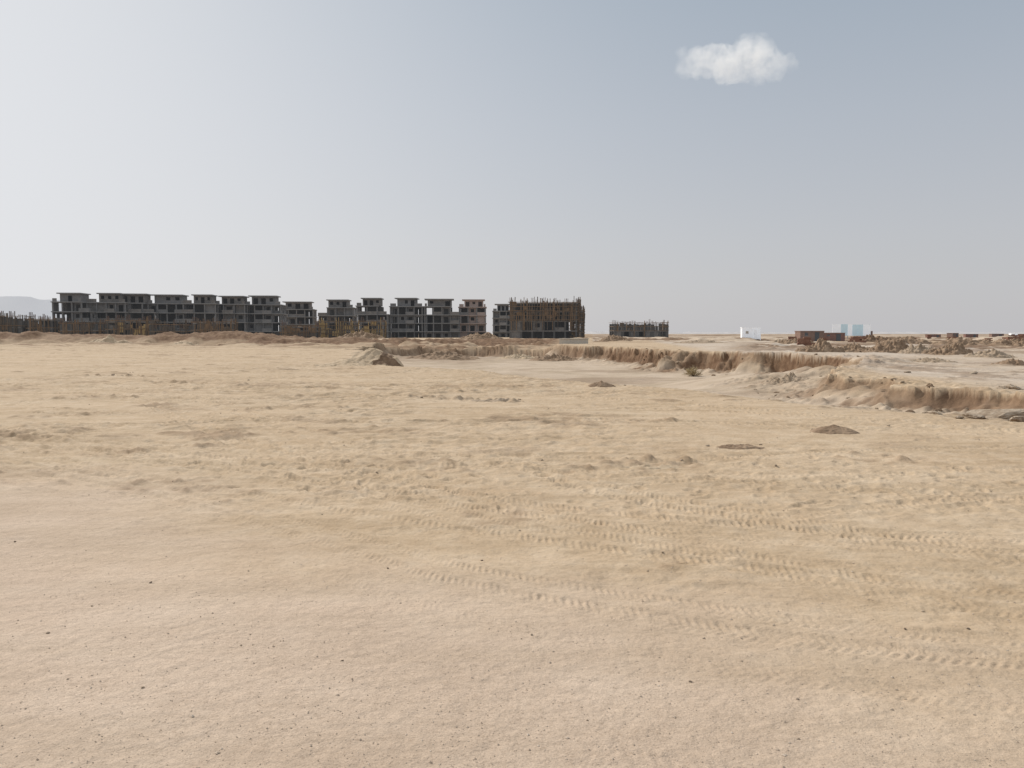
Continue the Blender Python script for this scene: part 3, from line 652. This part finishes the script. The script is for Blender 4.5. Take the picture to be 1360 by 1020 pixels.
lows=[(10,240,6.5,'small brown scaffolded structure at the very left edge of the photo'),(52,238,6.0,'small brown scaffolded structure, second from the left edge'),(108,234,11.5,'brown scaffolded ground storey below the leftmost apartment frame'),(170,233,11.5,'brown scaffolded ground storey below the third apartment frame'),
      (226,232,11,'brown scaffolded ground storey below the fourth apartment frame'),(280,231,10.5,'last brown scaffolded ground storey, at the right end of the low row'),(395,255,10.5,'low brick red ground storey below the lowest apartment frame')]
for i,(px,D,W,lb) in enumerate(lows):
    dz=[1.6,.8,-.3,.3,-.6,-.1,0][i]
    frame(lb,px,D,W,8,[0,2.7,4.7+dz*.6] if i<6 else [0,2.5,3.7],3 if i<2 else 4,2,rz=R(9+i%3*2),z=.3+dz*.5 if i<6 else 0.3,pole_st=(0,2),npole=[24,26,44,50,38,48,40][i],overs=1.7 if i<6 else .6,panels=[5,6,8,12,6,10,14][i],panelm=['timber','timber2','timber2','ply','timber2','timber','timber'][i],infill=[(0,'b',j,'solid') for j in range(3 if i<2 else 4)]+[(1,'b',j,'solid') for j in range(3 if i<2 else 4) if (i+j)%3]+[(0,'f',1+i%2,'solid'),(1,'f',i%3,'parapet')],seed=30+i,name='scaffolded_storey',group='low scaffolded storeys in front of the left row',pole_w=.15,colm='dark',slabm='block',rails=2.,polem='timber2' if i in (0,4) else 'timber',stub=i in (0,2,4))
# ---------------------------------------------------------------- small things on the right
def cabin(label,px,D,Lx,Wy,Ht,body,rz=0,cat='cabin',group=None,name='site_cabin'):
    x=BX(px,D); root=empty(name,(x,D,float(gz(x,D))-.05),rz); tag(root,label,cat,group)
    n=int(Lx/.3); wh=body=='white'
    MB().box(-Lx/2,Lx/2,-Wy/2,Wy/2,-.1,Ht).build('wall',M[body],root)
    rb=MB()
    for i in range(n): rb.box(-Lx/2+(i+.2)*Lx/n,-Lx/2+(i+.6)*Lx/n,-Wy/2-.04,-Wy/2-.002,.25,Ht-.12)
    rb.build('wall_ribs',M[body],root)
    MB().box(-Lx/2-.1,Lx/2+.1,-Wy/2-.12,Wy/2+.12,Ht+.002,Ht+.14).build('roof',M['white' if wh else 'rust2'],root)
    for sx in(-1,1): MB().box(sx*Lx/2-.08,sx*Lx/2+.08,-Wy/2-.08,-Wy/2+.08,-.3,Ht-.003).build('corner_post',M[body],root)
    dr=MB().box(Lx*.12,Lx*.12+.85,-Wy/2-.10,-Wy/2-.043,.2,2.1 if Ht>2.2 else Ht-.15).build('door',M['white' if wh else 'glass'],root)
    MB().box(Lx*.12+.1,Lx*.12+.16,-Wy/2-.15,-Wy/2-.103,1.0,1.15).build('handle',M['glass'],dr)
    wi=MB().box(-Lx*.32,-Lx*.32+.6,-Wy/2-.09,-Wy/2-.043,1.2,1.7 if Ht>2.1 else Ht-.25).build('window',M['pale' if wh else 'glass'],root)
    MB().box(-Lx*.32-.06,-Lx*.32+.66,-Wy/2-.12,-Wy/2-.093,1.12,1.19).build('sill',M['pale' if wh else 'steel'],wi)
    return root
cabin('small white site cabin standing alone on the far plain',996,180,3.9,2.4,2.4,'white',R(-6))
cabin('wide brown metal site shed with flat roof, left of the darker red one',1074,160,4.7,2.6,2.0,'rust2',R(4),cat='shed',name='metal_shed')
cabin('dark red metal site shed beside the wide brown one',1105,166,4.2,2.5,1.7,'rust',R(-12),cat='shed',name='metal_shed')
for i,(px,D,W_,Hh,lb) in enumerate([(1147,230,3.4,1.9,'tiny red shed beneath the pale blue hoarding'),(1238,285,4.2,1.3,'far reddish container, left one of the distant group'),(1264,300,3.0,1.7,'far reddish container, short one right of the left one'),(1288,290,4.0,1.3,'far reddish container, near the middle of the distant group'),(1322,300,4.0,1.5,'far reddish container, last of the distant group')]):
    cabin(lb,px,D,W_,2.4,Hh,'rust' if i%2 else 'rust2',R(rng.uniform(-25,25)),cat='container',name='site_container',group='distant containers on the right' if i else None)
cabin('little white far hut near the right edge of the horizon',1345,320,2.6,2.4,1.7,'white',R(-10),cat='hut',name='site_hut')
# stacks of brick among the rubble, courses set a little unevenly
for i in range(28):
    px=rng.uniform(1045,1365); D=rng.uniform(90,210); x=BX(px,D); b=MB(); r=random.Random(500+i); w=r.uniform(.7,2.4); d=r.uniform(.7,1.4); z=-.1
    for c_ in range(r.randint(3,6)):
        h=r.uniform(.16,.24); o1=r.gauss(0,.05); b.box(-w/2+o1+(r.random()<.3)*w*.3,w/2+o1-(r.random()<.3)*w*.3,-d/2+r.gauss(0,.04),d/2+r.gauss(0,.04),z,z+h-.012); z+=h
    o=b.build('brick_stack',M['brick']); o.location=(x,D,float(gz(x,D))); o.rotation_euler=(0,0,r.uniform(-1,1)); tag(o,'small uneven stack of reddish brick among the rubble right of the pit','bricks','brick stacks among the rubble')
D=225; x=BX(1130,D); hd=empty('hoarding',(x,D,float(gz(x,D))),R(-4)); tag(hd,'long pale blue and white hoarding above the red sheds','hoarding')
W_=10.4
for i,(a0,a1,c_) in enumerate([(0,.22,'white'),(.22,.40,'blue'),(.40,.52,'white'),(.52,.66,'blue'),(.66,.80,'blue'),(.80,1.,'white')]):
    MB().box(-W_/2+a0*W_,-W_/2+a1*W_-.03,-.05,.05,1.0,4.1+(.12 if i in(0,1) else 0)).build('panel',M[c_],hd)
for i in range(6):
    xx=-W_/2+.3+i*(W_-.6)/5; MB().box(xx-.08,xx+.08,.06,.2,-.6,4.15).build('post',M['steel'],hd)
D=118; x=BX(762,D); wl=empty('low_wall',(x,D,float(gz(x,D))-.15),R(-5)); tag(wl,'low pale concrete wall in front of the scaffolded block','wall')
MB().box(-2.1,2.1,-.4,.4,-.5,.95).build('wall_body',M['pale'],wl); MB().box(-2.2,2.2,-.48,.48,.953,1.08).build('coping',M['pale'],wl)
# far hills
def ridge(name,b0,b1,D,hf,m,n,label):
    v=[];f=[]
    for i in range(n+1):
        t=i/n; b_=b0+(b1-b0)*t; x=b_*D; h_=hf(b_)
        v+=[(x,D,-5),(x,D+120,h_),(x,D+500,-5)]
        if i: k=3*i; f+=[(k-3,k,k+1,k-2),(k-2,k+1,k+2,k-1)]
    me=bpy.data.meshes.new(name); me.from_pydata(v,[],f); me.materials.append(m); o=bpy.data.objects.new(name,me); C.objects.link(o)
    tag(o,label,'hills',kind='structure')
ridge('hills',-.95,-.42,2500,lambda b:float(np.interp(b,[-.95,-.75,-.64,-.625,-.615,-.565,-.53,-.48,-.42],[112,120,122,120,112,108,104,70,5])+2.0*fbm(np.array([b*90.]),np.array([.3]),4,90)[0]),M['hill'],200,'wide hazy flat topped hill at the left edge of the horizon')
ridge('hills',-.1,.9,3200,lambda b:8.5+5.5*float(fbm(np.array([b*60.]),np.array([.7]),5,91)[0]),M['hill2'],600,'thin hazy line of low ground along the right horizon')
# ---------------------------------------------------------------- cloud
cd=Vector((.2765,1.023,.3396)); cl=cd*1400; s=1.31*1.06
bm=bmesh.new(); r=random.Random(9)
for (ox,oz,rad) in [(-62,9,12),(-48,2,17),(-28,2,20),(-5,3,22),(16,-6,22),(33,-12,18),(50,4,18),(66,3,11),(-14,12,14),(28,9,18),(-66,-8,8),(8,10,17),(40,-18,9),(20,-20,8),(-36,-9,9)]:
    bmesh.ops.create_icosphere(bm,subdivisions=4,radius=rad*s*1.15,matrix=Matrix.Translation((ox*s,r.uniform(-12,12),-oz*s)))
me=bpy.data.meshes.new('cloud'); bm.to_mesh(me); bm.free()
cloud=bpy.data.objects.new('cloud',me); C.objects.link(cloud); cloud.location=cl; tag(cloud,'single small white cloud high in the right half of the sky','cloud')
for sz,stg in ((20,22),(7,11)):
    tx_=bpy.data.textures.new('puffs','CLOUDS'); tx_.noise_scale=sz; tx_.noise_depth=4
    dm=cloud.modifiers.new('puff','DISPLACE'); dm.texture=tx_; dm.strength=stg; dm.mid_level=.55
rm=cloud.modifiers.new('union','REMESH'); rm.mode='VOXEL'; rm.voxel_size=2.0
m=bpy.data.materials.new('cloud_vapour'); m.use_nodes=True; nt=m.node_tree; N=nt.nodes; L=nt.links; N.remove(N['Principled BSDF']); out=N['Material Output']
tc=N.new('ShaderNodeTexCoord'); no=N.new('ShaderNodeTexNoise'); no.inputs['Scale'].default_value=.04; no.inputs['Detail'].default_value=6; no.inputs['Roughness'].default_value=.66
L.new(tc.outputs['Object'],no.inputs['Vector'])
mp=N.new('ShaderNodeMapRange'); mp.inputs['From Min'].default_value=.40; mp.inputs['From Max'].default_value=.70; mp.inputs['To Min'].default_value=.0015; mp.inputs['To Max'].default_value=.028
L.new(no.outputs['Fac'],mp.inputs['Value'])
# thin out towards the rim of the cloud
mpv=N.new('ShaderNodeMapping'); mpv.inputs['Scale'].default_value=(1/122,1/60,1/50); L.new(tc.outputs['Object'],mpv.inputs['Vector'])
ln=N.new('ShaderNodeVectorMath'); ln.operation='LENGTH'; L.new(mpv.outputs['Vector'],ln.inputs[0])
fo=N.new('ShaderNodeMapRange'); fo.inputs['From Min'].default_value=.30; fo.inputs['From Max'].default_value=1.05; fo.inputs['To Min'].default_value=1.3; fo.inputs['To Max'].default_value=.14
L.new(ln.outputs['Value'],fo.inputs['Value'])
dn_=N.new('ShaderNodeMath'); dn_.operation='MULTIPLY'; L.new(mp.outputs['Result'],dn_.inputs[0]); L.new(fo.outputs['Result'],dn_.inputs[1])
vs_=N.new('ShaderNodeVolumeScatter'); vs_.inputs['Color'].default_value=(1,.98,.94,1); vs_.inputs['Anisotropy'].default_value=.2; L.new(dn_.outputs[0],vs_.inputs['Density'])
em=N.new('ShaderNodeEmission'); em.inputs['Color'].default_value=(1,.945,.85,1)
mu=N.new('ShaderNodeMath'); mu.operation='MULTIPLY'; mu.inputs[1].default_value=.34; L.new(dn_.outputs[0],mu.inputs[0]); L.new(mu.outputs[0],em.inputs['Strength'])  # added glow stands in for light scattered repeatedly inside the cloud
ad=N.new('ShaderNodeAddShader'); L.new(vs_.outputs[0],ad.inputs[0]); L.new(em.outputs[0],ad.inputs[1]); L.new(ad.outputs[0],out.inputs['Volume'])
me.materials.append(m)
# ---------------------------------------------------------------- light
SA,SE=-42,35
sv=Vector((math.sin(R(SA))*math.cos(R(SE)),math.cos(R(SA))*math.cos(R(SE)),math.sin(R(SE))))
ld=bpy.data.lights.new('sun','SUN'); ld.energy=3.4; ld.angle=R(.6); ld.color=(1,.94,.86)
lo=bpy.data.objects.new('sun',ld); C.objects.link(lo); lo.rotation_euler=sv.to_track_quat('Z','Y').to_euler(); lo.location=(0,0,50)
w=bpy.data.worlds.new('World'); sc.world=w; w.use_nodes=True; nt=w.node_tree; N=nt.nodes; L=nt.links
bg=N['Background']; wo=N['World Output']
sky=N.new('ShaderNodeTexSky'); sky.sky_type='NISHITA'; sky.sun_disc=False; sky.sun_elevation=R(SE); sky.sun_rotation=R(SA); sky.dust_density=2.; sky.air_density=1.2; sky.ozone_density=1.5
L.new(sky.outputs[0],bg.inputs['Color']); bg.inputs['Strength'].default_value=.075
tc=N.new('ShaderNodeTexCoord'); sp=N.new('ShaderNodeSeparateXYZ'); L.new(tc.outputs['Generated'],sp.inputs[0])
# dusty haze: pale low down, grey blue higher up
rp=N.new('ShaderNodeValToRGB'); el=rp.color_ramp.elements
for e_,(p,v) in zip([el[0],el[1],el.new(.5),el.new(.6),el.new(.7)],[(0,(.59,.585,.605)),(.8,(.36,.41,.47)),(.11,(.555,.565,.60)),(.24,(.48,.515,.57)),(.40,(.37,.435,.51))]): e_.position=p; e_.color=(*v,1)
L.new(sp.outputs['Z'],rp.inputs['Fac'])
hz=N.new('ShaderNodeBackground'); L.new(rp.outputs['Color'],hz.inputs['Color']); hz.inputs['Strength'].default_value=1
mx=N.new('ShaderNodeMixShader'); mx.inputs[0].default_value=.84; L.new(bg.outputs[0],mx.inputs[1]); L.new(hz.outputs[0],mx.inputs[2])
# forward-scattering glow of the dusty air on the sun's side: tall, so the sky fades from left to right
gd=Vector((math.sin(R(-50)),math.cos(R(-50)),.13)).normalized()
sq=N.new('ShaderNodeVectorMath'); sq.operation='MULTIPLY'; sq.inputs[1].default_value=(1,1,.75); L.new(tc.outputs['Generated'],sq.inputs[0])
nm=N.new('ShaderNodeVectorMath'); nm.operation='NORMALIZE'; L.new(sq.outputs['Vector'],nm.inputs[0])
dp=N.new('ShaderNodeVectorMath'); dp.operation='DOT_PRODUCT'; dp.inputs[1].default_value=gd; L.new(nm.outputs['Vector'],dp.inputs[0])
cl_=N.new('ShaderNodeClamp'); L.new(dp.outputs['Value'],cl_.inputs[0])
pw=N.new('ShaderNodeMath'); pw.operation='POWER'; pw.inputs[1].default_value=3.6; L.new(cl_.outputs[0],pw.inputs[0])
ml=N.new('ShaderNodeMath'); ml.operation='MULTIPLY'; ml.inputs[1].default_value=.95; L.new(pw.outputs[0],ml.inputs[0])
gl=N.new('ShaderNodeBackground'); gl.inputs['Color'].default_value=(.79,.805,.835,1); gl.inputs['Strength'].default_value=1
mx2=N.new('ShaderNodeMixShader'); L.new(ml.outputs[0],mx2.inputs[0]); L.new(mx.outputs[0],mx2.inputs[1]); L.new(gl.outputs[0],mx2.inputs[2]); L.new(mx2.outputs[0],wo.inputs['Surface'])
# ---------------------------------------------------------------- camera
cam=bpy.data.cameras.new('camera'); co_=bpy.data.objects.new('camera',cam); C.objects.link(co_); co_.location=(0,0,H); co_.rotation_euler=(math.pi/2-PIT,0,0)
cam.sensor_width=36; cam.lens=F/1360*36; cam.clip_start=.05; cam.clip_end=20000
sc.camera=co_
sc.view_settings.view_transform='Standard'; sc.view_settings.look='None'; sc.view_settings.exposure=0
